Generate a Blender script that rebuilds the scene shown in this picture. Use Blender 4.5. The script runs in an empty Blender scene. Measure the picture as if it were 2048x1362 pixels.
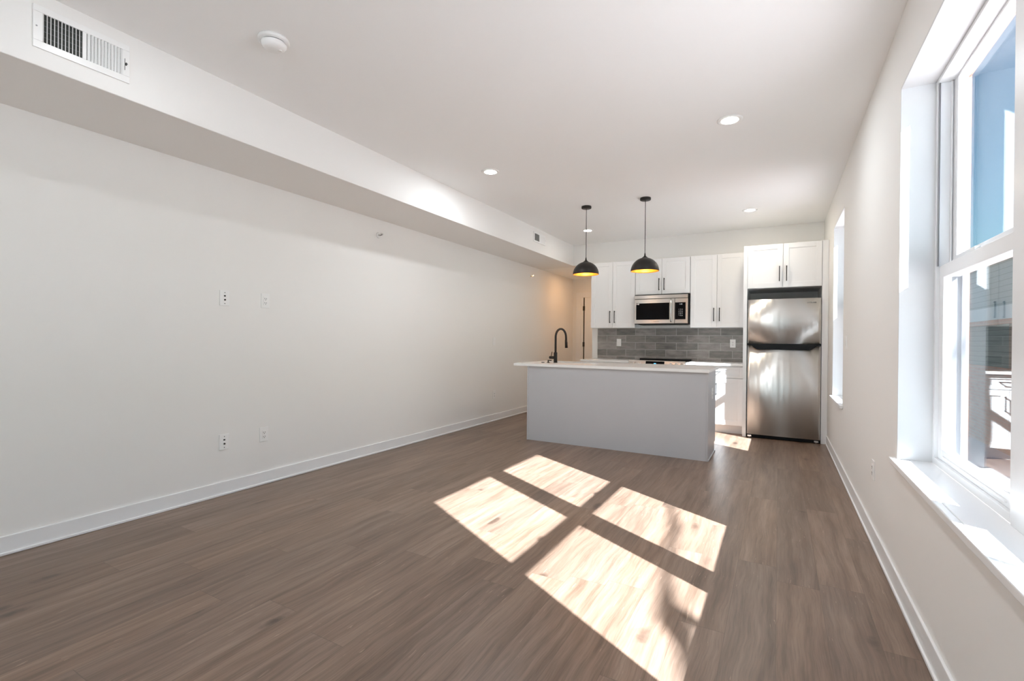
import bpy, bmesh, math, random
from mathutils import Vector, Matrix
random.seed(7)
S = bpy.context.scene
COL = S.collection
PI = math.pi

# ------------------------------------------------------------------ camera
f_px, yaw, pitch, roll = 949.86, 0.51195, -0.002816, 0.009088
cd = bpy.data.cameras.new('camera'); cam = bpy.data.objects.new('camera', cd); COL.objects.link(cam)
cd.sensor_width = 36.0; cd.sensor_fit = 'HORIZONTAL'; cd.lens = f_px / 2048 * 36.0
cd.shift_y = 2.698 / 2048; cd.clip_start = 0.02; cd.clip_end = 500
R0 = Vector((math.cos(yaw), math.sin(yaw), 0)); F0 = Vector((-math.sin(yaw), math.cos(yaw), 0)); U0 = Vector((0, 0, 1))
F = F0 * math.cos(pitch) + U0 * math.sin(pitch); U = U0 * math.cos(pitch) - F0 * math.sin(pitch)
Xc = R0 * math.cos(roll) + U * math.sin(roll); Yc = U * math.cos(roll) - R0 * math.sin(roll)
M3 = Matrix((Xc, Yc, -F)).transposed().to_4x4(); M3.translation = Vector((0, 0, 1.1882))
cam.matrix_world = M3
S.camera = cam
S.view_settings.view_transform = 'Standard'; S.view_settings.look = 'None'
S.view_settings.gamma = 1.0; S.view_settings.use_curve_mapping = False
S.view_settings.exposure = 0.36

# ------------------------------------------------------------------ sun and sky
SUN_TRAVEL = Vector((-1.0, 0.57, -0.823)).normalized()
SUN_E, SKY_S = 33.5, 0.15
sd = bpy.data.lights.new('sun', 'SUN'); so = bpy.data.objects.new('sun', sd); COL.objects.link(so)
so.rotation_mode = 'QUATERNION'; so.rotation_quaternion = SUN_TRAVEL.to_track_quat('-Z', 'Y')
so.location = (8, -5, 9)
sd.energy = SUN_E; sd.angle = math.radians(0.55); sd.color = (0.95, 1.01, 1.10)
W = bpy.data.worlds.new('world'); S.world = W; W.use_nodes = True
wn = W.node_tree; wn.nodes.clear()
wo = wn.nodes.new('ShaderNodeOutputWorld'); wb = wn.nodes.new('ShaderNodeBackground')
sky = wn.nodes.new('ShaderNodeTexSky'); sky.sky_type = 'NISHITA'; sky.sun_disc = False
sky.sun_elevation = math.radians(35.6)
sky.sun_rotation = math.atan2(-SUN_TRAVEL.x, -SUN_TRAVEL.y)
sky.air_density = 1.0; sky.dust_density = 0.6; sky.ozone_density = 1.2
wb.inputs['Strength'].default_value = SKY_S
tn = wn.nodes.new('ShaderNodeMix'); tn.data_type = 'RGBA'; tn.blend_type = 'MULTIPLY'; tn.inputs[0].default_value = 1.0
tn.inputs[7].default_value = (0.58, 0.93, 1.0, 1)
wn.links.new(sky.outputs[0], tn.inputs[6]); wn.links.new(tn.outputs[2], wb.inputs['Color']); wn.links.new(wb.outputs[0], wo.inputs['Surface'])
S.cycles.max_bounces = 16; S.cycles.diffuse_bounces = 10; S.cycles.glossy_bounces = 6
S.cycles.transparent_max_bounces = 16; S.cycles.caustics_reflective = False
S.cycles.sample_clamp_indirect = 6.0

# ------------------------------------------------------------------ materials
MATS = {}
def mat(name, col=(0.8, 0.8, 0.8), rough=0.5, metal=0.0, spec=0.5, emit=None, estr=0.0, aniso=0.0):
    m = bpy.data.materials.new(name); m.use_nodes = True
    p = m.node_tree.nodes['Principled BSDF']
    p.inputs['Base Color'].default_value = (*col, 1); p.inputs['Roughness'].default_value = rough
    p.inputs['Metallic'].default_value = metal; p.inputs['Specular IOR Level'].default_value = spec
    if emit: p.inputs['Emission Color'].default_value = (*emit, 1); p.inputs['Emission Strength'].default_value = estr
    if aniso: p.inputs['Anisotropic'].default_value = aniso
    MATS[name] = m
    return m
class NT:
    def __init__(s, m): s.t = m.node_tree; s.p = s.t.nodes['Principled BSDF']
    def n(s, kind, **kw):
        nd = s.t.nodes.new(kind)
        for k, v in kw.items(): setattr(nd, k, v)
        return nd
    def put(s, sock, v):
        if isinstance(v, (int, float)): sock.default_value = v
        elif isinstance(v, tuple): sock.default_value = v
        else: s.t.links.new(v, sock)
    def m(s, op, a, b=0.0, c=0.0):
        nd = s.n('ShaderNodeMath', operation=op)
        for i, v in enumerate((a, b, c)): s.put(nd.inputs[i], v)
        return nd.outputs[0]
    def xyz(s):
        tc = s.n('ShaderNodeTexCoord'); sp = s.n('ShaderNodeSeparateXYZ'); s.t.links.new(tc.outputs['Object'], sp.inputs[0])
        return sp.outputs[0], sp.outputs[1], sp.outputs[2]
    def vec(s, a, b, c):
        nd = s.n('ShaderNodeCombineXYZ')
        for i, v in enumerate((a, b, c)): s.put(nd.inputs[i], v)
        return nd.outputs[0]
    def noise(s, v, scale, detail=3.0, rough=0.55, dist=0.0):
        nd = s.n('ShaderNodeTexNoise'); s.put(nd.inputs['Vector'], v); s.put(nd.inputs['Scale'], scale)
        s.put(nd.inputs['Detail'], detail); s.put(nd.inputs['Roughness'], rough); s.put(nd.inputs['Distortion'], dist)
        return nd.outputs['Fac']
    def wnoise(s, v):
        nd = s.n('ShaderNodeTexWhiteNoise', noise_dimensions='3D'); s.put(nd.inputs['Vector'], v); return nd.outputs['Value']
    def ramp(s, fac, stops):
        nd = s.n('ShaderNodeValToRGB'); cr = nd.color_ramp
        cr.elements[0].position = stops[0][0]; cr.elements[0].color = (*stops[0][1], 1)
        cr.elements[1].position = stops[-1][0]; cr.elements[1].color = (*stops[-1][1], 1)
        for q, c in stops[1:-1]: cr.elements.new(q).color = (*c, 1)
        s.put(nd.inputs[0], fac); return nd.outputs[0]
    def mix(s, fac, a, b, mode='MIX'):
        nd = s.n('ShaderNodeMix', data_type='RGBA', blend_type=mode)
        s.put(nd.inputs[0], fac); s.put(nd.inputs[6], a); s.put(nd.inputs[7], b); return nd.outputs[2]
    def bump(s, h, strength, dist=0.01):
        nd = s.n('ShaderNodeBump'); s.put(nd.inputs['Height'], h); nd.inputs['Strength'].default_value = strength
        nd.inputs['Distance'].default_value = dist; s.t.links.new(nd.outputs[0], s.p.inputs['Normal'])

def paint(name, col, rough=0.6, b=0.05):
    m = mat(name, col, rough, spec=0.3); k = NT(m); x, y, z = k.xyz()
    n = k.noise(k.vec(x, y, z), 180.0, 2.0); k.bump(n, b, 0.001)
    return m
paint('wall_paint', (0.86, 0.85, 0.828), 0.65)
paint('ceiling_paint', (0.93, 0.935, 0.93), 0.7)
mat('trim_white', (0.86, 0.865, 0.87), 0.35)
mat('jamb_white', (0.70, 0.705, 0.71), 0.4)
mat('vinyl_white', (0.86, 0.87, 0.88), 0.3)
mat('cabinet_white', (0.86, 0.865, 0.87), 0.38)
mat('shade_bar_gray', (0.16, 0.165, 0.18), 0.5)  # frame strips coloured as if shaded, and the vent cross bars
mat('plate_white', (0.88, 0.88, 0.87), 0.3)
mat('dark_slot', (0.03, 0.03, 0.03), 0.6)
mat('black_metal', (0.012, 0.011, 0.011), 0.45, spec=0.25)
mat('bronze_black', (0.018, 0.015, 0.013), 0.42, spec=0.35)
mat('gold_lining', (0.90, 0.46, 0.10), 0.38, metal=0.75)
mat('black_glass', (0.003, 0.003, 0.004), 0.12, spec=0.12)
mat('black_plastic', (0.008, 0.008, 0.009), 0.35, spec=0.2)
mat('island_gray', (0.55, 0.555, 0.58), 0.42)
mat('hinge_dark', (0.02, 0.016, 0.012), 0.5)
mat('chrome', (0.75, 0.75, 0.75), 0.2, metal=1.0)
mat('print_gray', (0.30, 0.31, 0.33), 0.5)
mat('print_dark', (0.16, 0.12, 0.10), 0.5)
mat('key_print', (0.5, 0.5, 0.52), 0.5)
mat('display_blue', (0.02, 0.1, 0.15), 0.4, emit=(0.1, 0.5, 0.8), estr=1.2)
mat('display_white', (0.1, 0.1, 0.1), 0.4, emit=(0.7, 0.7, 0.7), estr=0.5)
mat('bulb_warm', (1, 0.8, 0.5), 0.4, emit=(1.0, 0.50, 0.14), estr=20.0)
mat('lens_lit', (1, 1, 1), 0.4, emit=(1.0, 0.97, 0.92), estr=14.0)
mat('duct_dark', (0.05, 0.055, 0.05), 0.8)
mat('bark', (0.10, 0.08, 0.065), 0.9)

# stainless steel, brushed: fine vertical grain blurs reflections up and down
def steel(name, col, rough, aniso):
    m = mat(name, col, rough, metal=1.0, aniso=aniso); k = NT(m); x, y, z = k.xyz()
    tg = k.n('ShaderNodeTangent', direction_type='RADIAL', axis='Z'); k.t.links.new(tg.outputs[0], k.p.inputs['Tangent']); k.p.inputs['Anisotropic Rotation'].default_value = 0.25
    n = k.noise(k.vec(k.m('MULTIPLY', x, 2.0), y, k.m('MULTIPLY', z, 0.3)), 2.2, 2.0)
    k.put(k.p.inputs['Roughness'], k.m('MULTIPLY_ADD', n, 0.06, rough - 0.03))
    return m
steel('fridge_steel', (0.76, 0.745, 0.72), 0.33, 1.0)
steel('appliance_steel', (0.66, 0.63, 0.59), 0.30, 0.85)

# quartz
m = mat('quartz_white', (0.9, 0.9, 0.89), 0.16); k = NT(m); x, y, z = k.xyz()
n = k.noise(k.vec(x, y, z), 5.0, 6.0); k.put(k.p.inputs['Base Color'], k.ramp(n, [(0.35, (0.89, 0.89, 0.885)), (0.7, (0.93, 0.93, 0.92))]))

# glass: clear pane that lets the light through and mirrors more at grazing angles
m = bpy.data.materials.new('window_glass'); m.use_nodes = True; MATS['window_glass'] = m
t = m.node_tree; t.nodes.clear()
o_ = t.nodes.new('ShaderNodeOutputMaterial'); mx = t.nodes.new('ShaderNodeMixShader')
tr = t.nodes.new('ShaderNodeBsdfTransparent'); gl = t.nodes.new('ShaderNodeBsdfGlossy'); gl.inputs['Roughness'].default_value = 0.0
tr.inputs[0].default_value = (0.96, 0.97, 0.965, 1)
ge = t.nodes.new('ShaderNodeNewGeometry'); dp = t.nodes.new('ShaderNodeVectorMath'); dp.operation = 'DOT_PRODUCT'
t.links.new(ge.outputs['Incoming'], dp.inputs[0]); t.links.new(ge.outputs['Normal'], dp.inputs[1])
def tm(op, a, b=0.0, c=0.0):
    nd = t.nodes.new('ShaderNodeMath'); nd.operation = op
    for i, v in enumerate((a, b, c)):
        if isinstance(v, float): nd.inputs[i].default_value = v
        else: t.links.new(v, nd.inputs[i])
    return nd.outputs[0]
fr = tm('MULTIPLY_ADD', tm('POWER', tm('SUBTRACT', 1.0, tm('ABSOLUTE', dp.outputs['Value'])), 5.0), 0.96, 0.04)
t.links.new(fr, mx.inputs[0]); t.links.new(tr.outputs[0], mx.inputs[1]); t.links.new(gl.outputs[0], mx.inputs[2])
t.links.new(mx.outputs[0], o_.inputs[0])

# vinyl plank floor, planks run along Y
m = mat('plank_floor', (0.2, 0.16, 0.13), 0.42, spec=0.45); k = NT(m); x, y, z = k.xyz()
PW, PL = 0.182, 1.22
row = k.m('FLOOR', k.m('DIVIDE', x, PW)); ro = k.wnoise(k.vec(row, 3.7, 0.0))
ys = k.m('ADD', k.m('DIVIDE', y, PL), k.m('MULTIPLY', ro, 7.0)); cell = k.m('FLOOR', ys)
rid = k.wnoise(k.vec(row, cell, 1.3)); rid2 = k.wnoise(k.vec(row, cell, 9.1))
fx = k.m('SUBTRACT', k.m('DIVIDE', x, PW), row); fy = k.m('SUBTRACT', ys, cell)
ox = k.m('MULTIPLY', rid, 37.0); oy = k.m('MULTIPLY', rid2, 53.0)
wob = k.m('MULTIPLY', k.m('SUBTRACT', k.noise(k.vec(k.m('ADD', x, ox), k.m('MULTIPLY', k.m('ADD', y, oy), 0.8), 0.0), 3.0, 2.0), 0.5), 0.055)
gx = k.m('ADD', k.m('ADD', x, wob), ox)
g1 = k.noise(k.vec(k.m('MULTIPLY', gx, 9.0), k.m('MULTIPLY', k.m('ADD', y, oy), 0.55), 0.0), 2.2, 5.0, 0.6)
g2 = k.noise(k.vec(k.m('MULTIPLY', gx, 95.0), k.m('MULTIPLY', k.m('ADD', y, oy), 3.2), 0.0), 1.6, 4.0, 0.65)
g3 = k.noise(k.vec(k.m('MULTIPLY', gx, 34.0), k.m('MULTIPLY', k.m('ADD', y, oy), 1.1), 4.0), 1.5, 4.0, 0.7)
base = k.ramp(g1, [(0.27, (0.118, 0.089, 0.071)), (0.42, (0.178, 0.138, 0.113)), (0.56, (0.225, 0.180, 0.152)), (0.74, (0.280, 0.232, 0.200))])
base = k.mix(0.50, base, k.ramp(g2, [(0.30, (0.55, 0.53, 0.51)), (0.52, (1.0, 1.0, 1.0)), (0.72, (1.18, 1.18, 1.18))]), 'MULTIPLY')
base = k.mix(0.5, base, k.ramp(g3, [(0.32, (0.62, 0.60, 0.58)), (0.50, (1.0, 1.0, 1.0)), (0.75, (1.12, 1.11, 1.10))]), 'MULTIPLY')
tone = k.m('MULTIPLY_ADD', rid2, 0.26, 0.86)
base = k.mix(1.0, base, k.vec(tone, k.m('MULTIPLY', tone, k.m('MULTIPLY_ADD', rid, 0.04, 0.975)), k.m('MULTIPLY', tone, k.m('MULTIPLY_ADD', rid, 0.09, 0.95))), 'MULTIPLY')
# knots
vk = k.n('ShaderNodeTexVoronoi'); k.put(vk.inputs['Vector'], k.vec(k.m('MULTIPLY', k.m('ADD', x, ox), 4.5), k.m('MULTIPLY', k.m('ADD', y, oy), 1.7), 0.0)); vk.inputs['Scale'].default_value = 1.0
kn = k.m('ADD', vk.outputs['Distance'], k.m('MULTIPLY', k.noise(k.vec(x, y, 0.0), 26.0, 3.0), 0.10))
kr = k.wnoise(vk.outputs['Color'])
km = k.m('MULTIPLY', k.ramp(kn, [(0.125, (1, 1, 1)), (0.20, (0, 0, 0))]), k.m('GREATER_THAN', kr, 0.42))
base = k.mix(k.m('MULTIPLY', km, 0.88), base, (0.035, 0.024, 0.018, 1))
ring = k.m('MULTIPLY', k.ramp(kn, [(0.12, (1, 1, 1)), (0.40, (0, 0, 0))]), k.m('GREATER_THAN', kr, 0.42))
base = k.mix(k.m('MULTIPLY', ring, 0.42), base, (0.12, 0.09, 0.075, 1))
# light scratches of limed grain
lm = k.m('MULTIPLY', k.m('GREATER_THAN', k.noise(k.vec(k.m('MULTIPLY', gx, 130.0), k.m('MULTIPLY', k.m('ADD', y, oy), 9.0), 7.0), 1.0, 2.0), 0.69), k.m('GREATER_THAN', k.noise(k.vec(k.m('ADD', x, ox), y, 2.0), 3.0, 1.0), 0.52))
base = k.mix(k.m('MULTIPLY', lm, 0.35), base, (0.55, 0.47, 0.41, 1))
ex = k.m('LESS_THAN', k.m('MINIMUM', fx, k.m('SUBTRACT', 1.0, fx)), 0.006)
ey = k.m('LESS_THAN', k.m('MINIMUM', fy, k.m('SUBTRACT', 1.0, fy)), 0.0011)
gap = k.m('MAXIMUM', ex, ey)
base = k.mix(k.m('MULTIPLY', gap, 0.45), base, (0.07, 0.055, 0.045, 1))
k.put(k.p.inputs['Base Color'], k.mix(1.0, base, (1.06, 0.91, 0.79, 1), 'MULTIPLY'))
k.put(k.p.inputs['Roughness'], k.m('MULTIPLY_ADD', g2, 0.14, 0.27))
k.bump(k.m('SUBTRACT', g2, gap), 0.12, 0.002)

# grey running-bond wall tile (maps X, Z)
m = mat('gray_tile', (0.25, 0.24, 0.23), 0.22); k = NT(m); x, y, z = k.xyz()
bt = k.n('ShaderNodeTexBrick'); bt.offset = 0.5
k.put(bt.inputs['Vector'], k.vec(k.m('ADD', x, 0.115), k.m('SUBTRACT', z, 0.9595), 0.0))
bt.inputs['Color1'].default_value = (0.20, 0.19, 0.18, 1); bt.inputs['Color2'].default_value = (0.33, 0.31, 0.295, 1)
bt.inputs['Mortar'].default_value = (0.46, 0.44, 0.42, 1); bt.inputs['Scale'].default_value = 1.0
bt.inputs['Mortar Size'].default_value = 0.0035; bt.inputs['Mortar Smooth'].default_value = 0.1
bt.inputs['Brick Width'].default_value = 0.305; bt.inputs['Row Height'].default_value = 0.1085
n1 = k.noise(k.vec(k.m('MULTIPLY', x, 1.0), y, k.m('MULTIPLY', z, 3.5)), 7.0, 4.0, 0.6)
cc = k.mix(k.m('SUBTRACT', 1.0, bt.outputs['Fac']), bt.outputs['Color'], k.mix(1.0, bt.outputs['Color'], k.ramp(n1, [(0.3, (0.72, 0.73, 0.74)), (0.7, (1.28, 1.25, 1.22))]), 'MULTIPLY'))
k.put(k.p.inputs['Base Color'], cc)
k.bump(k.m('SUBTRACT', k.m('MULTIPLY', n1, 0.25), bt.outputs['Fac']), 0.25, 0.003)

def brickmat(name, c1, c2, mort, horiz='y'):
    m = mat(name, c1, 0.85, spec=0.2); k = NT(m); x, y, z = k.xyz()
    bt = k.n('ShaderNodeTexBrick'); k.put(bt.inputs['Vector'], k.vec(y if horiz == 'y' else x, z, 0.0))
    bt.inputs['Color1'].default_value = (*c1, 1); bt.inputs['Color2'].default_value = (*c2, 1); bt.inputs['Mortar'].default_value = (*mort, 1)
    bt.inputs['Scale'].default_value = 1.0; bt.inputs['Mortar Size'].default_value = 0.006
    bt.inputs['Brick Width'].default_value = 0.21; bt.inputs['Row Height'].default_value = 0.075
    k.put(k.p.inputs['Base Color'], bt.outputs['Color'])
brickmat('red_brick', (0.46, 0.21, 0.14), (0.55, 0.28, 0.20), (0.42, 0.34, 0.29))
m = mat('gray_siding', (0.33, 0.37, 0.36), 0.6); k = NT(m); x, y, z = k.xyz()
fz = k.m('FRACT', k.m('DIVIDE', z, 0.12)); e_ = k.m('LESS_THAN', fz, 0.10)
k.put(k.p.inputs['Base Color'], k.mix(e_, (0.36, 0.41, 0.41, 1), (0.17, 0.20, 0.20, 1)))
m = mat('olive_siding', (0.16, 0.17, 0.14), 0.7); k = NT(m); x, y, z = k.xyz()
fz = k.m('FRACT', k.m('DIVIDE', z, 0.115)); e_ = k.m('LESS_THAN', fz, 0.12)
k.put(k.p.inputs['Base Color'], k.mix(e_, (0.17, 0.18, 0.15, 1), (0.07, 0.075, 0.06, 1)))
m = mat('concrete', (0.66, 0.66, 0.66), 0.9, spec=0.2); k = NT(m); x, y, z = k.xyz()
n = k.noise(k.vec(x, y, z), 2.0, 6.0); k.put(k.p.inputs['Base Color'], k.ramp(n, [(0.3, (0.74, 0.76, 0.77)), (0.7, (0.82, 0.84, 0.85))]))
mat('coping_white', (0.75, 0.77, 0.76), 0.6)
mat('side_pavement', (0.64, 0.60, 0.585), 0.9, spec=0.2)

# ------------------------------------------------------------------ helpers
def bx(bm, x0, x1, y0, y1, z0, z1):
    vs = [bm.verts.new(p) for p in ((x0,y0,z0),(x1,y0,z0),(x1,y1,z0),(x0,y1,z0),(x0,y0,z1),(x1,y0,z1),(x1,y1,z1),(x0,y1,z1))]
    for q in ((0,3,2,1),(4,5,6,7),(0,1,5,4),(1,2,6,5),(2,3,7,6),(3,0,4,7)): bm.faces.new([vs[i] for i in q])
def cyl(bm, c, axis, r, h, n=24, r2=None):
    c = Vector(c); a = Vector(axis).normalized(); u = a.orthogonal().normalized(); v = a.cross(u)
    r2 = r if r2 is None else r2
    A = [bm.verts.new(c + (u*math.cos(t)+v*math.sin(t))*r) for t in [2*PI*i/n for i in range(n)]]
    B = [bm.verts.new(c + a*h + (u*math.cos(t)+v*math.sin(t))*r2) for t in [2*PI*i/n for i in range(n)]]
    bm.faces.new(A[::-1]); bm.faces.new(B)
    for i in range(n):
        f = bm.faces.new((A[i], A[(i+1)%n], B[(i+1)%n], B[i])); f.smooth = True
def lathe(bm, c, prof, n=48, closed=False):
    c = Vector(c); rings = []
    for r, z in prof:
        if r < 1e-6: rings.append([bm.verts.new(c + Vector((0, 0, z)))])
        else: rings.append([bm.verts.new(c + Vector((r*math.cos(2*PI*i/n), r*math.sin(2*PI*i/n), z))) for i in range(n)])
    prs = list(zip(rings, rings[1:])) + ([(rings[-1], rings[0])] if closed else [])
    for a, b in prs:
        for i in range(n):
            j = (i+1) % n
            q = [a[i % len(a)], a[j % len(a)], b[j % len(b)], b[i % len(b)]]
            u = []
            for w in q:
                if w not in u: u.append(w)
            if len(u) >= 3:
                f = bm.faces.new(u); f.smooth = True
def tube(bm, pts, r, n=14, caps=True):
    pts = [Vector(p) for p in pts]; rs = r if isinstance(r, (list, tuple)) else [r]*len(pts)
    prev = None; rings = []
    for i, p in enumerate(pts):
        d = (pts[min(i+1, len(pts)-1)] - pts[max(i-1, 0)]).normalized()
        u = d.orthogonal().normalized() if prev is None else (prev - d*prev.dot(d)).normalized()
        prev = u; v = d.cross(u)
        rings.append([bm.verts.new(p + (u*math.cos(2*PI*k/n)+v*math.sin(2*PI*k/n))*rs[i]) for k in range(n)])
    for a, b in zip(rings, rings[1:]):
        for i in range(n):
            f = bm.faces.new((a[i], a[(i+1)%n], b[(i+1)%n], b[i])); f.smooth = True
    if caps: bm.faces.new(rings[0][::-1]); bm.faces.new(rings[-1])
def prism_y(bm, poly, y0, y1):
    A = [bm.verts.new((x, y0, z)) for x, z in poly]; B = [bm.verts.new((x, y1, z)) for x, z in poly]
    bm.faces.new(A); bm.faces.new(B[::-1])
    n = len(poly)
    for i in range(n): bm.faces.new((A[i], B[i], B[(i+1)%n], A[(i+1)%n]))
def obj(name, bm, m, parent=None, bevel=0.0, seg=2, smooth=False):
    bmesh.ops.recalc_face_normals(bm, faces=bm.faces[:])
    me = bpy.data.meshes.new(name); bm.to_mesh(me); bm.free()
    me.materials.append(MATS[m]); o = bpy.data.objects.new(name, me); COL.objects.link(o)
    if parent: o.parent = parent; o.matrix_parent_inverse = Matrix.Translation(parent.location).inverted() if parent.type == 'EMPTY' and parent.parent is None else Matrix.Identity(4)
    if bevel:
        b = o.modifiers.new('bevel', 'BEVEL'); b.width = bevel; b.segments = seg; b.limit_method = 'ANGLE'
    return o
def sub(name, bm, m, parent, bevel=0.0):    # a sub-part under a mesh part (all share world coordinates)
    o = obj(name, bm, m, None, bevel); o.parent = parent; return o
def B(*boxes):
    bm = bmesh.new()
    for b in boxes: bx(bm, *b)
    return bm
def thing(name, label, cat, loc=(0,0,0), group=None):
    o = bpy.data.objects.new(name, None); COL.objects.link(o); o.location = loc; o.empty_display_size = 0.1
    o['label'] = label; o['category'] = cat
    if group: o['group'] = group
    bpy.context.view_layer.update()
    return o
def tag(o, label, cat, group=None):
    o['label'] = label; o['category'] = cat
    if group: o['group'] = group
    return o
def struct(name, bm, m, bevel=0.0, label=None):
    o = obj(name, bm, m, None, bevel); o['kind'] = 'structure'
    if label: o['label'] = label; o['category'] = name.split('_')[0]
    return o
def copy_tree(o, dx, label, parent=None):
    c = o.copy(); COL.objects.link(c)
    if parent is None: c.location = o.location + Vector(dx)
    else: c.parent = parent; c.matrix_parent_inverse = o.matrix_parent_inverse.copy()
    if label: c['label'] = label
    for ch in list(o.children): copy_tree(ch, dx, None, c)
    return c
def text(name, s, size, loc, rot, m, parent, ext=0.0004):
    cu = bpy.data.curves.new(name, 'FONT'); cu.body = s; cu.size = size; cu.extrude = ext; cu.align_x = 'CENTER'; cu.align_y = 'CENTER'
    tmp = bpy.data.objects.new(name + '_src', cu); COL.objects.link(tmp)
    bpy.context.view_layer.update()
    me = bpy.data.meshes.new_from_object(tmp.evaluated_get(bpy.context.evaluated_depsgraph_get()))
    bpy.data.objects.remove(tmp)
    mt = Matrix.Translation(loc) @ rot.to_matrix().to_4x4()
    me.transform(mt); me.materials.clear(); me.materials.append(MATS[m])
    o = bpy.data.objects.new(name, me); COL.objects.link(o); o.parent = parent
    if parent.type == 'EMPTY': o.matrix_parent_inverse = Matrix.Translation(parent.location).inverted()
    return o
from mathutils import Euler
FACE_CAM = Euler((PI/2, 0, 0))

# ------------------------------------------------------------------ room shell
XL, XR, XO, H = -3.655, 0.505, 0.742, 2.778
XS, ZS, YB, Y0 = -2.994, 2.437, 7.39, -2.6
YH, HX = 9.02, -2.656
struct('floor', B((XL-0.15, XR+0.2, Y0-0.15, YH+0.15, -0.12, 0.0)), 'plank_floor', label='brown-grey wood-look plank floor')
struct('ceiling', B((XL-0.15, XO+0.1, Y0-0.15, YH+0.15, H, H+0.12)), 'ceiling_paint', label='flat white ceiling')
struct('wall_left', B((XL-0.15, XL, Y0-0.15, YH+0.15, 0, H)), 'wall_paint', label='long off-white wall on the left')
struct('wall_soffit', B((XL, XS, Y0, YB-0.001, ZS, H)), 'wall_paint', bevel=0.004, label='boxed soffit along the top of the left wall')
struct('wall_back', B((HX, XR, YB, YB+0.12, 0, H), (XL, HX, YB, YB+0.12, ZS, H)), 'wall_paint', bevel=0.003, label='beige kitchen end wall above the cabinets')
struct('wall_hall_end', B((XL, HX+0.2, YH, YH+0.12, 0, H)), 'wall_paint', label='end wall of the short hallway')
struct('wall_hall_right', B((HX, HX+0.12, YB+0.12, YH, 0, H)), 'wall_paint', label='right wall of the hallway')
struct('ceiling_hall', B((XL, HX, YB+0.12, YH, ZS, ZS+0.05)), 'ceiling_paint', label='lower hallway ceiling')

# right wall with window openings
W1 = (1.045, 2.92); W3 = (5.20, 6.12); ZB, ZT = 0.632, 2.418; LN = 0.012
def wall_x(x0, x1, ya, yb, holes, z0, z1):
    bm = bmesh.new(); y = ya
    for a, b, c, d in holes:
        bx(bm, x0, x1, y, a, z0, z1); bx(bm, x0, x1, a, b, z0, c); bx(bm, x0, x1, a, b, d, z1); y = b
    bx(bm, x0, x1, y, yb, z0, z1)
    return bm
hs = [(W1[0]-LN, W1[1]+LN, ZB-0.04, ZT+LN), (W3[0]-LN, W3[1]+LN, ZB-0.04, ZT+LN)]
struct('wall_right', wall_x(XR, XO, Y0, YB+0.12, hs, 0, H), 'wall_paint', label='off-white window wall on the right')
hs2 = [(a+LN-0.005, b-LN+0.005, c+0.02, d-LN+0.005) for a, b, c, d in hs]
struct('wall_exterior', wall_x(XO, XO+0.018, Y0, YH, hs2, -1.0, H+0.6), 'red_brick', label='outer brick face of the window wall')
# wall behind the camera with an opening for the added daylight window
bm = bmesh.new()
for q in ((XL-0.15, -1.2, 0, H), (0.4, XR+0.3, 0, H), (-1.2, 0.4, 0, 0.25), (-1.2, 0.4, 2.6, H)): bx(bm, q[0], q[1], Y0-0.2, Y0, q[2], q[3])
struct('wall_front', bm, 'wall_paint', label='wall behind the viewpoint with an opening for an added daylight window')

# baseboards
def baseboard(name, x0, x1, y0, y1, horiz_x, side, label):
    bm = bmesh.new(); h = 0.104
    if horiz_x: bx(bm, x0, x1, y0, y1, 0, h); bx(bm, x0, x1, y0 - 0.008 if side < 0 else y0, y1 if side < 0 else y1 + 0.008, 0, 0.017)
    else:
        bx(bm, x0, x1, y0, y1, 0, h)
        bx(bm, x0 if side > 0 else x0-0.008, x1+0.008 if side > 0 else x1, y0, y1, 0, 0.017)
    struct(name, bm, 'trim_white', bevel=0.004, label=label)
baseboard('baseboard_left', XL, XL+0.012, Y0, YH, False, 1, 'white baseboard along the left wall')
baseboard('baseboard_right', XR-0.012, XR, Y0, 6.675, False, -1, 'white baseboard under the windows')
baseboard('baseboard_hall', HX-0.012, HX, YB+0.0, YH, False, -1, 'white baseboard in the hallway')

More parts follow.
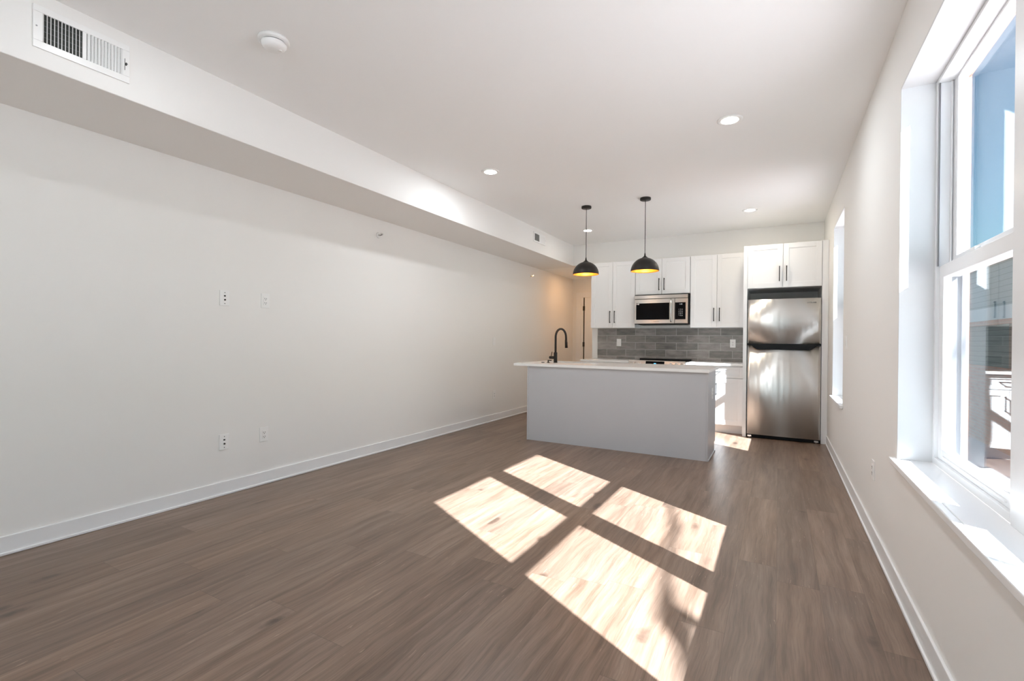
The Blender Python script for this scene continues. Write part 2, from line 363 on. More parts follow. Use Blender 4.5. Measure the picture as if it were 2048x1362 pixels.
# ------------------------------------------------------------------ windows
def window(name, y0, y1, units, label):
    e = thing(name, label, 'window', (0.6, (y0+y1)/2, ZB)); e['kind'] = 'structure'
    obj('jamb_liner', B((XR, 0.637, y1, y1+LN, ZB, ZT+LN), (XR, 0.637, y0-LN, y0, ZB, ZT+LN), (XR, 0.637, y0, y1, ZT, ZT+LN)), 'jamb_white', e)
    st = B((XR-0.026, XR, y0-0.045, y1+0.045, ZB-0.028, ZB), (XR, 0.637, y0-LN, y1+LN, ZB-0.028, ZB))
    obj('window_sill', st, 'trim_white', e, bevel=0.004)
    fb = bmesh.new()
    for a, b in units:
        for s, w in ((a, 0.024), (b-0.024, 0.024)):
            bx(fb, 0.634, 0.738, s, s+w, ZB, ZT)
        bx(fb, 0.634, 0.738, a+0.024, b-0.024, ZB, ZB+0.03); bx(fb, 0.634, 0.738, a+0.024, b-0.024, ZT-0.018, ZT)
        # parting stop between the tracks
        for s in (a+0.024, b-0.036): bx(fb, 0.680, 0.687, s, s+0.012, ZB+0.03, ZT-0.018)
        bx(fb, 0.638, 0.644, a+0.024, a+0.034, 1.55, ZT-0.018); bx(fb, 0.638, 0.644, b-0.034, b-0.024, 1.55, ZT-0.018)
        bx(fb, 0.638, 0.644, a+0.024, a+0.034, 1.55, ZT-0.018); bx(fb, 0.638, 0.644, b-0.034, b-0.024, 1.55, ZT-0.018)
    if len(units) == 2:
        bx(fb, 0.628, 0.738, units[0][1], units[1][0], ZB, ZT)
    obj('window_frame', fb, 'vinyl_white', e, bevel=0.002)
    tb = bmesh.new()
    for a, b in units:
        bx(tb, 0.724, 0.739, a+0.024, a+0.038, ZB+0.03, ZT-0.018); bx(tb, 0.724, 0.739, b-0.038, b-0.024, ZB+0.03, ZT-0.018)
        bx(tb, 0.682, 0.724, a+0.024, a+0.030, ZB+0.03, 1.499); bx(tb, 0.682, 0.724, b-0.030, b-0.024, ZB+0.03, 1.499)
    obj('frame_shade_strip', tb, 'shade_bar_gray', e)  # strips laid on the frame, grey so its sunlit faces look shaded
    for a, b in units:
        ga, gb = a+0.055, b-(0.088 if b == y1 else 0.055)
        ls = B((0.647, 0.677, a+0.026, ga, ZB+0.03, 1.55), (0.647, 0.677, gb, b-0.026, ZB+0.03, 1.55),
               (0.647, 0.677, ga, gb, ZB+0.03, 0.715), (0.645, 0.677, ga, gb, 1.492, 1.55), (0.640, 0.652, ga+0.03, gb-0.03, ZB+0.045, ZB+0.055))
        lo = obj('lower_sash', ls, 'vinyl_white', e, bevel=0.003)
        sub('glass_pane', B((0.660, 0.664, ga-0.005, gb+0.005, 0.71, 1.49)), 'window_glass', lo)
        sub('sash_lock', B((0.648, 0.668, (a+b)/2-0.03, (a+b)/2+0.03, 1.55, 1.566)), 'vinyl_white', lo, bevel=0.003)
        us = B((0.690, 0.720, a+0.026, ga, 1.50, ZT-0.018), (0.690, 0.720, gb, b-0.026, 1.50, ZT-0.018),
               (0.690, 0.720, ga, gb, 1.50, 1.59), (0.690, 0.720, ga, gb, 2.387, ZT-0.018))
        uo = obj('upper_sash', us, 'vinyl_white', e, bevel=0.003)
        sub('glass_pane', B((0.703, 0.707, ga-0.005, gb+0.005, 1.585, 2.392)), 'window_glass', uo)
    return e
window('window_1', W1[0], W1[1], [(1.045, 1.94), (2.035, 2.92)], 'large double-hung window pair with white sill in the near right wall')
window('window_2', W3[0], W3[1], [(5.20, 6.12)], 'narrow white window beside the refrigerator')
e = thing('window_added', 'tall window added behind the viewpoint for daylight', 'window', (-0.4, Y0-0.1, 0.25)); e['kind'] = 'structure'  # unseen window, added to let more daylight into the room
fb = bmesh.new()
for xx in (-1.2, -0.43, 0.34): bx(fb, xx, xx+0.06, Y0-0.14, Y0-0.06, 0.25, 2.55)
bx(fb, -1.2, 0.4, Y0-0.14, Y0-0.06, 0.25, 0.31); bx(fb, -1.2, 0.4, Y0-0.14, Y0-0.06, 2.54, 2.60)
obj('window_frame', fb, 'vinyl_white', e)
for xx in (-1.14, -0.37): obj('glass_pane', B((xx, xx+0.71, Y0-0.102, Y0-0.098, 0.31, 2.54)), 'window_glass', e)

# ------------------------------------------------------------------ hallway door
e = thing('door_1', 'white panelled door at the end of the hallway', 'door', (-3.1, YH, 0)); e['kind'] = 'structure'
obj('door_frame', B((-3.58, -3.475, YH-0.02, YH, 0, 2.165), (-2.78, -2.675, YH-0.02, YH, 0, 2.165), (-3.475, -2.78, YH-0.02, YH, 2.07, 2.165),
                    (-3.475, -3.425, YH-0.012, YH, 0, 2.07)), 'trim_white', e, bevel=0.003)
bm = B((-3.40, -2.79, YH-0.014, YH-0.001, 0.01, 2.05))
for zz in (0.14, 0.62, 1.10, 1.58): bx(bm, -3.30, -2.88, YH-0.019, YH-0.013, zz, zz+0.36)
obj('door_panel', bm, 'trim_white', e, bevel=0.003)
obj('gap_shadow_strip', B((-3.425, -3.40, YH-0.004, YH-0.001, 0.01, 2.06)), 'hinge_dark', e)
for zz in (0.22, 1.08, 1.80): obj('hinge', B((-3.432, -3.392, YH-0.022, YH-0.010, zz, zz+0.09)), 'hinge_dark', e)

# ------------------------------------------------------------------ tile
struct('wall_backsplash', B((-2.558, -0.397, YB-0.010, YB, 0.915, 1.394)), 'gray_tile', label='grey subway tile backsplash')

# ------------------------------------------------------------------ cabinets
def shaker(x0, x1, z0, z1, yf, rail=0.06, t=0.019):
    bm = B((x0+rail-0.002, x1-rail+0.002, yf+0.007, yf+t, z0+rail-0.002, z1-rail+0.002),
           (x0, x0+rail, yf, yf+t, z0, z1), (x1-rail, x1, yf, yf+t, z0, z1),
           (x0+rail, x1-rail, yf, yf+t, z0, z0+rail), (x0+rail, x1-rail, yf, yf+t, z1-rail, z1))
    return bm
def pull_v(x, z0, z1, yf):
    return B((x-0.005, x+0.005, yf-0.034, yf-0.024, z0, z1), (x-0.005, x+0.005, yf-0.026, yf, z0+0.006, z0+0.016), (x-0.005, x+0.005, yf-0.026, yf, z1-0.016, z1-0.006))
def pull_h(x0, x1, z, yf):
    return B((x0, x1, yf-0.034, yf-0.024, z-0.005, z+0.005), (x0+0.006, x0+0.016, yf-0.026, yf, z-0.005, z+0.005), (x1-0.016, x1-0.006, yf-0.026, yf, z-0.005, z+0.005))
def cab(name, label, x0, x1, z0, z1, yf, yb, xsplit, hz, toe=0.0, drawer=None, hx=0.036):
    e = thing(name, label, 'cabinet', ((x0+x1)/2, (yf+yb)/2, z0))
    body = B((x0, x1, yf+0.021, yb, z0+toe, z1))
    if toe: bx(body, x0, x1, yf+0.08, yb, z0, z0+toe)
    obj('body', body, 'cabinet_white', e)
    g = 0.002; zt = z1 if drawer is None else drawer[0]-g
    for i, (a, b) in enumerate(((x0+g, xsplit-g), (xsplit+g, x1-g))):
        d = obj('door', shaker(a, b, z0+toe+g, zt-g, yf), 'cabinet_white', e, bevel=0.0015)
        hxx = xsplit-hx if i == 0 else xsplit+hx
        sub('handle', pull_v(hxx, hz[0], hz[1], yf), 'black_metal', d, bevel=0.0015)
    if drawer:
        d = obj('drawer', shaker(x0+g, x1-g, drawer[0]+g, drawer[1]-g, yf, rail=0.035), 'cabinet_white', e, bevel=0.0015)
        xm = (x0+x1)/2
        sub('handle', pull_h(xm-0.08, xm+0.09, (drawer[0]+drawer[1])/2+0.005, yf), 'black_metal', d, bevel=0.0015)
    return e
YU = 7.06; WB = YB-0.012
cab('wall_cabinet', 'tall white wall cabinet, leftmost, next to the hallway', -2.56, -1.872, 1.394, 2.398, YU, WB, -2.216, (1.468, 1.652))
cab('wall_cabinet', 'short white wall cabinet above the microwave', -1.868, -1.098, 1.88, 2.398, YU, WB, -1.487, (1.935, 2.11))
cab('wall_cabinet', 'tall white wall cabinet between microwave and refrigerator', -1.094, -0.398, 1.394, 2.398, YU, WB, -0.748, (1.478, 1.662))
cab('fridge_cabinet', 'deep white cabinet over the refrigerator', -0.352, 0.438, 1.868, 2.404, 6.67, WB, 0.036, (1.942, 2.128), hx=0.038)
tag(obj('side_panel', B((-0.396, -0.353, 6.665, WB, 0, 2.404)), 'cabinet_white', bevel=0.0015), 'white full-height panel on the left side of the refrigerator', 'panel')
tag(obj('side_panel', B((0.439, 0.503, 6.675, WB, 0, 2.404)), 'cabinet_white', bevel=0.0015), 'white full-height filler panel between refrigerator and window wall', 'panel')
YC = 6.75
cab('base_cabinet', 'white base cabinet to the right of the range', -1.094, -0.398, 0, 0.884, YC, WB, -0.746, (0.50, 0.66), toe=0.115, drawer=(0.725, 0.872))
cab('base_cabinet', 'white base cabinet to the left of the range', -2.575, -1.872, 0, 0.884, YC, WB, -2.223, (0.50, 0.66), toe=0.115, drawer=(0.725, 0.872))
tag(obj('countertop', B((-1.096, -0.397, 6.722, YB-0.011, 0.884, 0.914)), 'quartz_white', bevel=0.002), 'white countertop right of the range with a sunlit strip', 'countertop')
tag(obj('countertop', B((-2.60, -1.869, 6.722, YB-0.011, 0.884, 0.914)), 'quartz_white', bevel=0.002), 'white countertop left of the range at the hallway end', 'countertop')

# ------------------------------------------------------------------ microwave
e = thing('microwave', 'stainless over-the-range microwave with black glass door', 'microwave', (-1.48, 7.15, 1.443))
mx0, mx1, my = -1.862, -1.103, 6.985
obj('body', B((mx0, mx1+0.001, my+0.025, WB, 1.443, 1.872)), 'black_plastic', e)
obj('vent_strip', B((mx0, mx1-0.010, my, my+0.025, 1.812, 1.862)), 'appliance_steel', e, bevel=0.002)
d = obj('door', B((mx0, -1.292, my, my+0.025, 1.452, 1.806)), 'appliance_steel', e, bevel=0.003)
sub('door_window', B((mx0+0.028, -1.362, my-0.002, my+0.001, 1.508, 1.748)), 'black_glass', d)
bm = bmesh.new(); tube(bm, [(-1.340, my-0.004, 1.475), (-1.337, my-0.030, 1.50), (-1.335, my-0.040, 1.64), (-1.337, my-0.030, 1.77), (-1.340, my-0.004, 1.795)], 0.0105, 12)
sub('handle', bm, 'chrome', d)
bm = bmesh.new(); cyl(bm, (mx0+0.062, my-0.0022, 1.735), (0, -1, 0), 0.010, 0.0008, 20); bx(bm, mx0+0.032, mx0+0.052, my-0.003, my-0.002, 1.730, 1.739)
sub('sticker', bm, 'plate_white', d)
text('brand_mark', 'SAMSUNG', 0.017, (-1.545, my-0.001, 1.478), FACE_CAM, 'print_dark', d)
c = obj('control_panel', B((-1.288, mx1-0.010, my, my+0.025, 1.452, 1.806)), 'appliance_steel', e, bevel=0.003)
sub('keypad', B((-1.284, -1.142, my-0.002, my+0.001, 1.508, 1.748)), 'black_glass', c)
text('clock_digits', '1:08', 0.026, (-1.208, my-0.0025, 1.722), FACE_CAM, 'display_white', c)
text('keypad_print', '1 2 3\n4 5 6\n7 8 9\n* 0 #', 0.028, (-1.210, my-0.0025, 1.605), FACE_CAM, 'key_print', c)
obj('grease_filter', B((mx0+0.05, mx1-0.05, my+0.05, WB-0.05, 1.436, 1.443)), 'duct_dark', e)

# ------------------------------------------------------------------ range
e = thing('range', 'slide-in stainless range with front knobs between the base cabinets', 'range', (-1.483, 7.0, 0))
rx0, rx1 = -1.866, -1.100
obj('body', B((rx0, rx1, 6.76, 7.37, 0.02, 0.905)), 'appliance_steel', e)
obj('cooktop', B((rx0, rx1, 6.77, 7.30, 0.905, 0.917)), 'black_glass', e, bevel=0.002)
obj('rear_trim', B((rx0+0.01, rx1-0.01, 7.30, 7.372, 0.905, 0.936)), 'black_plastic', e, bevel=0.002)
bm = bmesh.new()
def prism_x(bm, poly, x0, x1):
    A = [bm.verts.new((x0, y, z)) for y, z in poly]; C = [bm.verts.new((x1, y, z)) for y, z in poly]
    bm.faces.new(A); bm.faces.new(C[::-1]); n = len(poly)
    for i in range(n): bm.faces.new((A[i], C[i], C[(i+1)%n], A[(i+1)%n]))
prism_x(bm, [(6.69, 0.83), (6.762, 0.83), (6.775, 0.925), (6.735, 0.925)], rx0, rx1)
cp = obj('control_panel', bm, 'appliance_steel', e, bevel=0.002)
nrm = Vector((0, -0.905, 0.43)).normalized()
for xx in (-1.822, -1.765, -1.700, -1.282, -1.212, -1.142):
    bm = bmesh.new(); cyl(bm, Vector((xx, 6.7127, 0.878)) , nrm, 0.021, 0.022, 24, 0.018); bx(bm, xx-0.003, xx+0.003, 6.684, 6.700, 0.872, 0.902)
    sub('knob', bm, 'chrome', cp)
bm = bmesh.new(); prism_x(bm, [(6.702, 0.857), (6.706, 0.856), (6.734, 0.916), (6.730, 0.918)], -1.625, -1.370)
dp_ = sub('display', bm, 'black_glass', cp)
bm = bmesh.new(); prism_x(bm, [(6.7095, 0.876), (6.7105, 0.876), (6.7185, 0.893), (6.7175, 0.893)], -1.512, -1.482)
sub('display_digits', bm, 'display_blue', cp)
od = obj('oven_door', B((rx0+0.004, rx1-0.004, 6.715, 6.758, 0.20, 0.82)), 'appliance_steel', e, bevel=0.003)
sub('door_window', B((rx0+0.09, rx1-0.09, 6.712, 6.716, 0.34, 0.68)), 'black_glass', od)
bm = bmesh.new(); tube(bm, [(rx0+0.05, 6.67, 0.775), (rx1-0.05, 6.67, 0.775)], 0.011, 12)
for xx in (rx0+0.08, rx1-0.08): cyl(bm, (xx, 6.67, 0.775), (0, 1, 0), 0.008, 0.048, 10)
sub('handle', bm, 'chrome', od)
obj('storage_drawer', B((rx0+0.004, rx1-0.004, 6.715, 6.758, 0.05, 0.19)), 'appliance_steel', e, bevel=0.003)

# ------------------------------------------------------------------ refrigerator
e = thing('refrigerator', 'stainless top-freezer refrigerator with black recessed handle strip', 'refrigerator', (0.045, 7.0, 0))
fx0, fx1, fy = -0.347, 0.434, 6.645
obj('body', B((fx0+0.004, fx1-0.004, fy+0.07, 7.34, 0.03, 1.72)), 'black_plastic', e)
def fdoor(z0, z1):
    bm = bmesh.new(); n = 72; xm = (fx0+fx1)/2; hw = (fx1-fx0)/2
    pr = [(fx0, fy+0.065)] + [(fx0+(fx1-fx0)*i/n, fy + 0.00022*math.sin(46*(fx0+(fx1-fx0)*i/n)+0.6) + 0.00015*math.sin(101*(fx0+(fx1-fx0)*i/n)) + 0.011*abs((fx0+(fx1-fx0)*i/n-xm)/hw)**2.4 + (0.010*max(0, abs((fx0+(fx1-fx0)*i/n-xm)/hw)-0.965)/0.035)) for i in range(n+1)] + [(fx1, fy+0.065)]
    A = [bm.verts.new((x, y, z0)) for x, y in pr]; C = [bm.verts.new((x, y, z1)) for x, y in pr]
    bm.faces.new(A[::-1]); bm.faces.new(C)
    for i in range(len(pr)):
        f = bm.faces.new((A[i], A[(i+1)%len(pr)], C[(i+1)%len(pr)], C[i])); f.smooth = (0 < i < len(pr)-2)
    return bm
fd = obj('freezer_door', fdoor(1.178, 1.726), 'fridge_steel', e)
rd = obj('fridge_door', fdoor(0.045, 1.160), 'fridge_steel', e)
text('brand_mark', 'SAMSUNG', 0.021, (0.335, fy+0.0052, 1.672), FACE_CAM, 'print_gray', fd, 0.0015)
bm = bmesh.new()
prism_y(bm, [(fx0, 1.160), (-0.305, 1.158), (-0.250, 1.112), (-0.235, 1.106), (0.320, 1.104), (0.335, 1.108), (0.392, 1.150), (fx1, 1.156), (fx1, 1.177), (fx0, 1.177)], fy-0.006, fy+0.066)
hs_ = obj('handle_strip', bm, 'black_plastic', e, bevel=0.003)
obj('base_grille', B((fx0+0.01, fx1+0.002, fy+0.02, fy+0.07, 0.006, 0.042)), 'black_plastic', e)
for xx in (fx0+0.012, fx1-0.062):
    bm = B((xx, xx+0.045, fy+0.006, fy+0.03, 0.014, 0.034)); cyl(bm, (xx+0.022, fy+0.03, 0), (0, 0, 1), 0.012, 0.02, 12)
    obj('leveling_foot', bm, 'chrome', e, bevel=0.002)

# ------------------------------------------------------------------ island
ix0, ix1, iy0, iy1 = -2.636, -0.607, 5.073, 5.70
ISL = e = thing('kitchen_island', 'grey panelled kitchen island base under the white slab', 'kitchen island', ((ix0+ix1)/2, 5.4, 0))
obj('body', B((ix0+0.02, ix1-0.02, iy0+0.012, iy1-0.02, 0.10, 0.12), (ix0+0.02, ix1-0.02, iy0+0.012, iy1-0.08, 0.0, 0.10), (-1.90, ix1-0.02, iy0+0.012, iy1-0.02, 0.12, 0.884), (ix0+0.02, -1.90, iy0+0.012, iy0+0.03, 0.12, 0.884)), 'island_gray', e)
obj('back_panel', B((ix0+0.019, ix1-0.019, iy0+0.003, iy0+0.011, 0.0, 0.884)), 'island_gray', e)
obj('corner_strip', B((ix0, ix0+0.018, iy0, iy0+0.019, 0, 0.884)), 'island_gray', e, bevel=0.001)
obj('corner_strip', B((ix1-0.018, ix1, iy0, iy0+0.019, 0, 0.884)), 'island_gray', e, bevel=0.001)
for a in ((ix0+0.001, ix0+0.019), (ix1-0.019, ix1-0.001)):
    obj('side_panel', B((a[0], a[1], iy0+0.0195, iy1, 0.10, 0.884), (a[0], a[1], iy0+0.0195, iy1-0.075, 0.0, 0.10)), 'island_gray', e)
obj('shoe_molding', B((ix1, ix1+0.010, iy0+0.002, iy1-0.08, 0, 0.016)), 'island_gray', e, bevel=0.003)
for i in range(3):
    a = ix0+0.03+i*0.66
    d = obj('door', B((a, a+0.64, iy1-0.02, iy1, 0.12, 0.87)), 'island_gray', e, bevel=0.002)
    sub('handle', B((a+0.56, a+0.57, iy1+0.024, iy1+0.034, 0.66, 0.82), (a+0.56, a+0.57, iy1, iy1+0.026, 0.67, 0.68), (a+0.56, a+0.57, iy1, iy1+0.026, 0.80, 0.81)), 'black_metal', d)
# slab with the sink cut-out
sx0, sx1, sy0, sy1 = -2.76, -2.10, 5.60, 5.92
SX0, SX1, SY0, SY1 = -2.832, -0.600, 5.058, 5.985
SX0 = -2.815
sb0, sb1, sc0, sc1 = -2.62, -1.96, 5.555, 5.90
bm = B((SX0, SX1, SY0, sc0, 0.884, 0.914), (SX0, SX1, sc1, SY1, 0.884, 0.914), (SX0, sb0, sc0, sc1, 0.884, 0.914), (sb1, SX1, sc0, sc1, 0.884, 0.914))
bmesh.ops.remove_doubles(bm, verts=bm.verts[:], dist=1e-5)
slab = tag(obj('countertop', bm, 'quartz_white'), 'long white quartz slab on top of the grey island', 'countertop')
sk = obj('sink_basin', B((sb0-0.01, sb0, sc0, sc1, 0.715, 0.8835), (sb1, sb1+0.01, sc0, sc1, 0.715, 0.8835), (sb0-0.01, sb1+0.01, sc0-0.01, sc0, 0.715, 0.8835), (sb0-0.01, sb1+0.01, sc1, sc1+0.01, 0.715, 0.8835), (sb0-0.01, sb1+0.01, sc0-0.01, sc1+0.01, 0.705, 0.715)), 'appliance_steel', ISL)
bm = bmesh.new(); cyl(bm, (-2.29, 5.73, 0.715), (0, 0, 1), 0.045, 0.004, 24); sub('drain', bm, 'chrome', sk)
# faucet
FX, FY = -2.447, 5.475
e = thing('faucet', 'tall black gooseneck faucet on the island slab', 'faucet', (FX, FY, 0.914))
bm = bmesh.new(); cyl(bm, (FX, FY, 0.914), (0, 0, 1), 0.027, 0.006, 28); cyl(bm, (FX, FY, 0.920), (0, 0, 1), 0.0225, 0.125, 28)
obj('base', bm, 'bronze_black', e, bevel=0.001)
dv = Vector((0.30, 0.954, 0)); pts = [(FX, FY, 1.04), (FX, FY, 1.15), (FX, FY, 1.235)]
rr = 0.100
for i in range(1, 17):
    a = PI - i*PI/16
    p = Vector((FX, FY, 1.235)) + dv*(rr + rr*math.cos(a)) + Vector((0, 0, rr*1.06*math.sin(a))); pts.append(tuple(p))
endp = Vector(pts[-1]); pts.append(tuple(endp + Vector((0, 0, -0.03))+dv*0.002))
bm = bmesh.new(); tube(bm, pts, 0.0135, 16); obj('spout', bm, 'bronze_black', e)
q0 = endp + Vector((0, 0, -0.03)); bm = bmesh.new(); tube(bm, [tuple(q0), tuple(q0+Vector((0, 0, -0.05))+dv*0.004), tuple(q0+Vector((0, 0, -0.105))+dv*0.008)], [0.0145, 0.017, 0.0185], 16)
sp_ = obj('spray_head', bm, 'bronze_black', e)
bm = bmesh.new(); c0 = q0+Vector((0, 0, -0.05))+dv*0.020; bx(bm, c0.x-0.006, c0.x+0.006, c0.y-0.004, c0.y+0.004, c0.z-0.022, c0.z+0.018); sub('button', bm, 'black_plastic', sp_)
bm = bmesh.new(); cyl(bm, (FX-0.02, FY, 0.978), (-1, 0, 0), 0.0185, 0.062, 20); cyl(bm, (FX-0.062, FY, 0.99), (0.22, 0, 1), 0.0045, 0.062, 10)
obj('lever', bm, 'bronze_black', e)
bm = bmesh.new(); cyl(bm, (-2.512, 5.40, 0.914), (0, 0, 1), 0.021, 0.005, 20); cyl(bm, (-2.512, 5.40, 0.919), (0, 0, 1), 0.008, 0.03, 12); cyl(bm, (-2.52, 5.40, 0.945), (1, 0.3, 0), 0.006, 0.05, 10)
tag(obj('soap_dispenser', bm, 'bronze_black'), 'small black soap pump beside the faucet base', 'soap dispenser')
bm = bmesh.new(); cyl(bm, (-2.585, 5.40, 0.914), (0, 0, 1), 0.020, 0.007, 24)
tag(obj('disposal_button', bm, 'bronze_black', bevel=0.001), 'round black button flat on the slab, left of the faucet', 'button')

# ------------------------------------------------------------------ wall plates (built facing +X on the left wall, then placed)
def plate(name, label, cat, loc, normal, kind):
    """kind: duplex, jack, switch, blank"""
    e = thing(name, label, cat, loc)
    if normal == '+x': T = Matrix(((0,0,1),(1,0,0),(0,1,0)))       # local (u, v, w): u->y, v->z, w->x
    elif normal == '-x': T = Matrix(((0,0,-1),(-1,0,0),(0,1,0)))
    else: T = Matrix(((1,0,0),(0,0,-1),(0,1,0)))                  # faces -y
    L = Vector(loc)
    def put(nm, boxes, m, bev=0.0, cyls=()):
        bm = B(*boxes)
        for c, r, h in cyls: cyl(bm, c, (0, 0, 1), r, h, 16)
        for v in bm.verts: v.co = T @ v.co + L
        return obj(nm, bm, m, e, bevel=bev)
    put('plate', [(-0.036, 0.036, -0.058, 0.058, 0, 0.006)], 'plate_white', 0.002)
    if kind == 'duplex':
        put('receptacle', [(-0.017, 0.017, -0.034, 0.034, 0.006, 0.009)], 'plate_white', 0.001)
        put('slot', [(s*0.007-0.0015, s*0.007+0.0015, v-0.001, v+0.008, 0.009, 0.0096) for s in (-1, 1) for v in (0.014, -0.020)], 'dark_slot', 0, [((0, 0.007, 0.009), 0.003, 0.0006), ((0, -0.027, 0.009), 0.003, 0.0006)])
    elif kind == 'jack':
        put('jack', [(-0.007, 0.007, 0.010, 0.021, 0.006, 0.0068)], 'dark_slot', 0, [((0, -0.014, 0.006), 0.0062, 0.006)])
        for vv in (0.040, -0.042): put('screw', [], 'dark_slot', 0, [((0, vv, 0.006), 0.0032, 0.001)])
    elif kind == 'switch':
        put('rocker', [(-0.016, 0.016, -0.033, 0.033, 0.006, 0.010)], 'plate_white', 0.002)
    return e
XW = XL
plate('wall_jack', 'upper white cable jack plate on the left wall', 'wall plate', (XW, 2.063, 1.490), '+x', 'jack')
plate('outlet', 'upper white outlet on the left wall beside the jack plate', 'outlet', (XW, 2.388, 1.493), '+x', 'duplex')
plate('wall_jack', 'lower white cable jack plate near the left baseboard', 'wall plate', (XW, 2.067, 0.402), '+x', 'jack')
plate('outlet', 'lower white outlet near the left baseboard beside the jack plate', 'outlet', (XW, 2.385, 0.406), '+x', 'duplex')
plate('light_switch', 'white switch on the left wall near the island end', 'light switch', (XW, 5.965, 1.172), '+x', 'switch')
plate('outlet', 'white outlet low on the left wall below the switch near the island', 'outlet', (XW, 5.975, 0.388), '+x', 'duplex')
plate('light_switch', 'white switch seen edge-on beside the narrow window', 'light switch', (XR, 4.93, 1.20), '-x', 'switch')
plate('outlet', 'white outlet low on the right wall before the large window', 'outlet', (XR, 3.56, 0.43), '-x', 'duplex')
plate('light_switch', 'white switch plate on the tile above the left countertop', 'light switch', (-2.205, YB-0.010, 1.172), '-y', 'switch')
plate('outlet', 'white outlet on the tile beside the refrigerator', 'outlet', (-0.567, YB-0.010, 1.174), '-y', 'duplex')
plate('outlet', 'white outlet on the right side panel of the island', 'outlet', (ix1-0.001, 5.385, 0.650), '+x', 'duplex')

# sprinklers
def sprinkler(loc, label):
    e = thing('sprinkler_head', label, 'sprinkler', loc, 'sidewall sprinklers on the left wall')
    x, y, z = loc
    bm = bmesh.new(); cyl(bm, loc, (1, 0, 0), 0.030, 0.006, 28, 0.024); obj('escutcheon', bm, 'plate_white', e)
    bm = bmesh.new(); cyl(bm, (x+0.006, y, z), (1, 0, 0), 0.010, 0.022, 14); bx(bm, x+0.028, x+0.05, y-0.012, y-0.008, z-0.003, z+0.003); bx(bm, x+0.028, x+0.05, y+0.008, y+0.012, z-0.003, z+0.003); bx(bm, x+0.048, x+0.052, y-0.016, y+0.016, z+0.002, z+0.016)
    bx(bm, x+0.026, x+0.03, y-0.012, y+0.012, z-0.003, z+0.003)
    obj('deflector', bm, 'chrome', e)
    bm = bmesh.new(); cyl(bm, (x+0.03, y, z), (1, 0, 0), 0.0035, 0.02, 8); obj('bulb_link', bm, 'dark_slot', e)
sprinkler((XW, 3.635, 2.274), 'chrome sprinkler head high on the middle of the left wall')
sprinkler((XW, 7.12, 2.273), 'small sprinkler head high on the left wall near the hallway')

# smoke detector
e = thing('smoke_detector', 'round white smoke detector on the ceiling near the soffit', 'smoke detector', (-2.358, 1.580, H))
bm = bmesh.new(); lathe(bm, (-2.358, 1.580, H), [(0, 0), (0.076, 0), (0.078, -0.010), (0.074, -0.018), (0, -0.018)]); obj('mounting_ring', bm, 'plate_white', e)
bm = bmesh.new(); lathe(bm, (-2.358, 1.580, H), [(0, -0.018), (0.058, -0.018), (0.058, -0.023), (0, -0.023)]); obj('air_gap', bm, 'dark_slot', e)
bm = bmesh.new(); lathe(bm, (-2.358, 1.580, H), [(0, -0.023), (0.063, -0.023), (0.062, -0.030), (0.056, -0.042), (0.044, -0.051), (0.025, -0.055), (0, -0.056)]); obj('dome', bm, 'plate_white', e)
bm = bmesh.new(); cyl(bm, (-2.335, 1.60, H-0.054), (0, 0, -1), 0.009, 0.004, 16); obj('test_button', bm, 'wall_paint', e)

# ------------------------------------------------------------------ air vents on the soffit face (face +X)
def vent(name, label, y0, y1, z0, z1, n, lean1, lean2, top, bot, ends, dark2):
    e = thing(name, label, 'vent', (XS, (y0+y1)/2, (z0+z1)/2)); ym = (y0+y1)/2; a, b = y0+ends[0], y1-ends[1]
    x0, x1 = XS+0.0005, XS+0.008; m0, m1 = ym-0.008+ends[2], ym+0.008+ends[2]
    zb, zt = z0+bot, z1-top
    obj('frame', B((x0, x1, y0, y1, z0, zb), (x0, x1, y0, y1, zt, z1), (x0, x1, y0, a, zb, zt), (x0, x1, b, y1, zb, zt), (x0, x1, m0, m1, zb, zt)), 'plate_white', e, bevel=0.002)
    obj('duct_backing', B((XS+0.0003, XS+0.001, a, b, zb, zt)), 'duct_dark', e)
    for (p, q, lean) in ((a, m0, lean1), (m1, b, lean2)):
        w = (q-p)/n
        for i in range(n):
            c = p + (i+0.5)*w; hw = w*0.24
            bm = bmesh.new(); A = []
            for yy, xx in ((c-hw, XS+0.0015), (c-hw+0.0016, XS+0.0015), (c+lean*w*0.62-hw+0.0016, XS+0.0085), (c+lean*w*0.62-hw, XS+0.0085)): A.append((xx, yy))
            lo = [bm.verts.new((xx, yy, zb)) for xx, yy in A]; hi = [bm.verts.new((xx, yy, zt)) for xx, yy in A]
            bm.faces.new(lo); bm.faces.new(hi[::-1])
            for j in range(4): bm.faces.new((lo[j], hi[j], hi[(j+1)%4], lo[(j+1)%4]))
            obj('slat', bm, 'plate_white', e)
    for zz in [zb + (zt-zb)*f for f in (0.2, 0.4, 0.6, 0.8)]:
        obj('cross_bar', B((XS+0.0012, XS+0.002, a, b, zz-0.0010, zz+0.0010)), 'shade_bar_gray', e)
    for yy in (y0+0.012, y1-0.012):
        bm = bmesh.new(); cyl(bm, (x1, yy, (z0+z1)/2), (1, 0, 0), 0.0035, 0.001, 12); obj('screw', bm, 'print_gray', e)
    return e
v = vent('air_vent', 'large white louvred air vent on the soffit, near the ceiling', 0.817, 1.189, 2.518, 2.714, 11, -0.5, 1.0, 0.030, 0.034, (0.034, 0.030, 0.0), False)
obj('damper_lever', B((XS+0.008, XS+0.009, 1.166, 1.168, 2.58, 2.64), (XS+0.008, XS+0.016, 1.169, 1.173, 2.605, 2.618)), 'dark_slot', v)
v = vent('air_vent', 'small white air vent at the far end of the soffit', 5.905, 6.290, 2.575, 2.715, 9, -0.5, 1.0, 0.022, 0.022, (0.03, 0.03, 0.0), False)

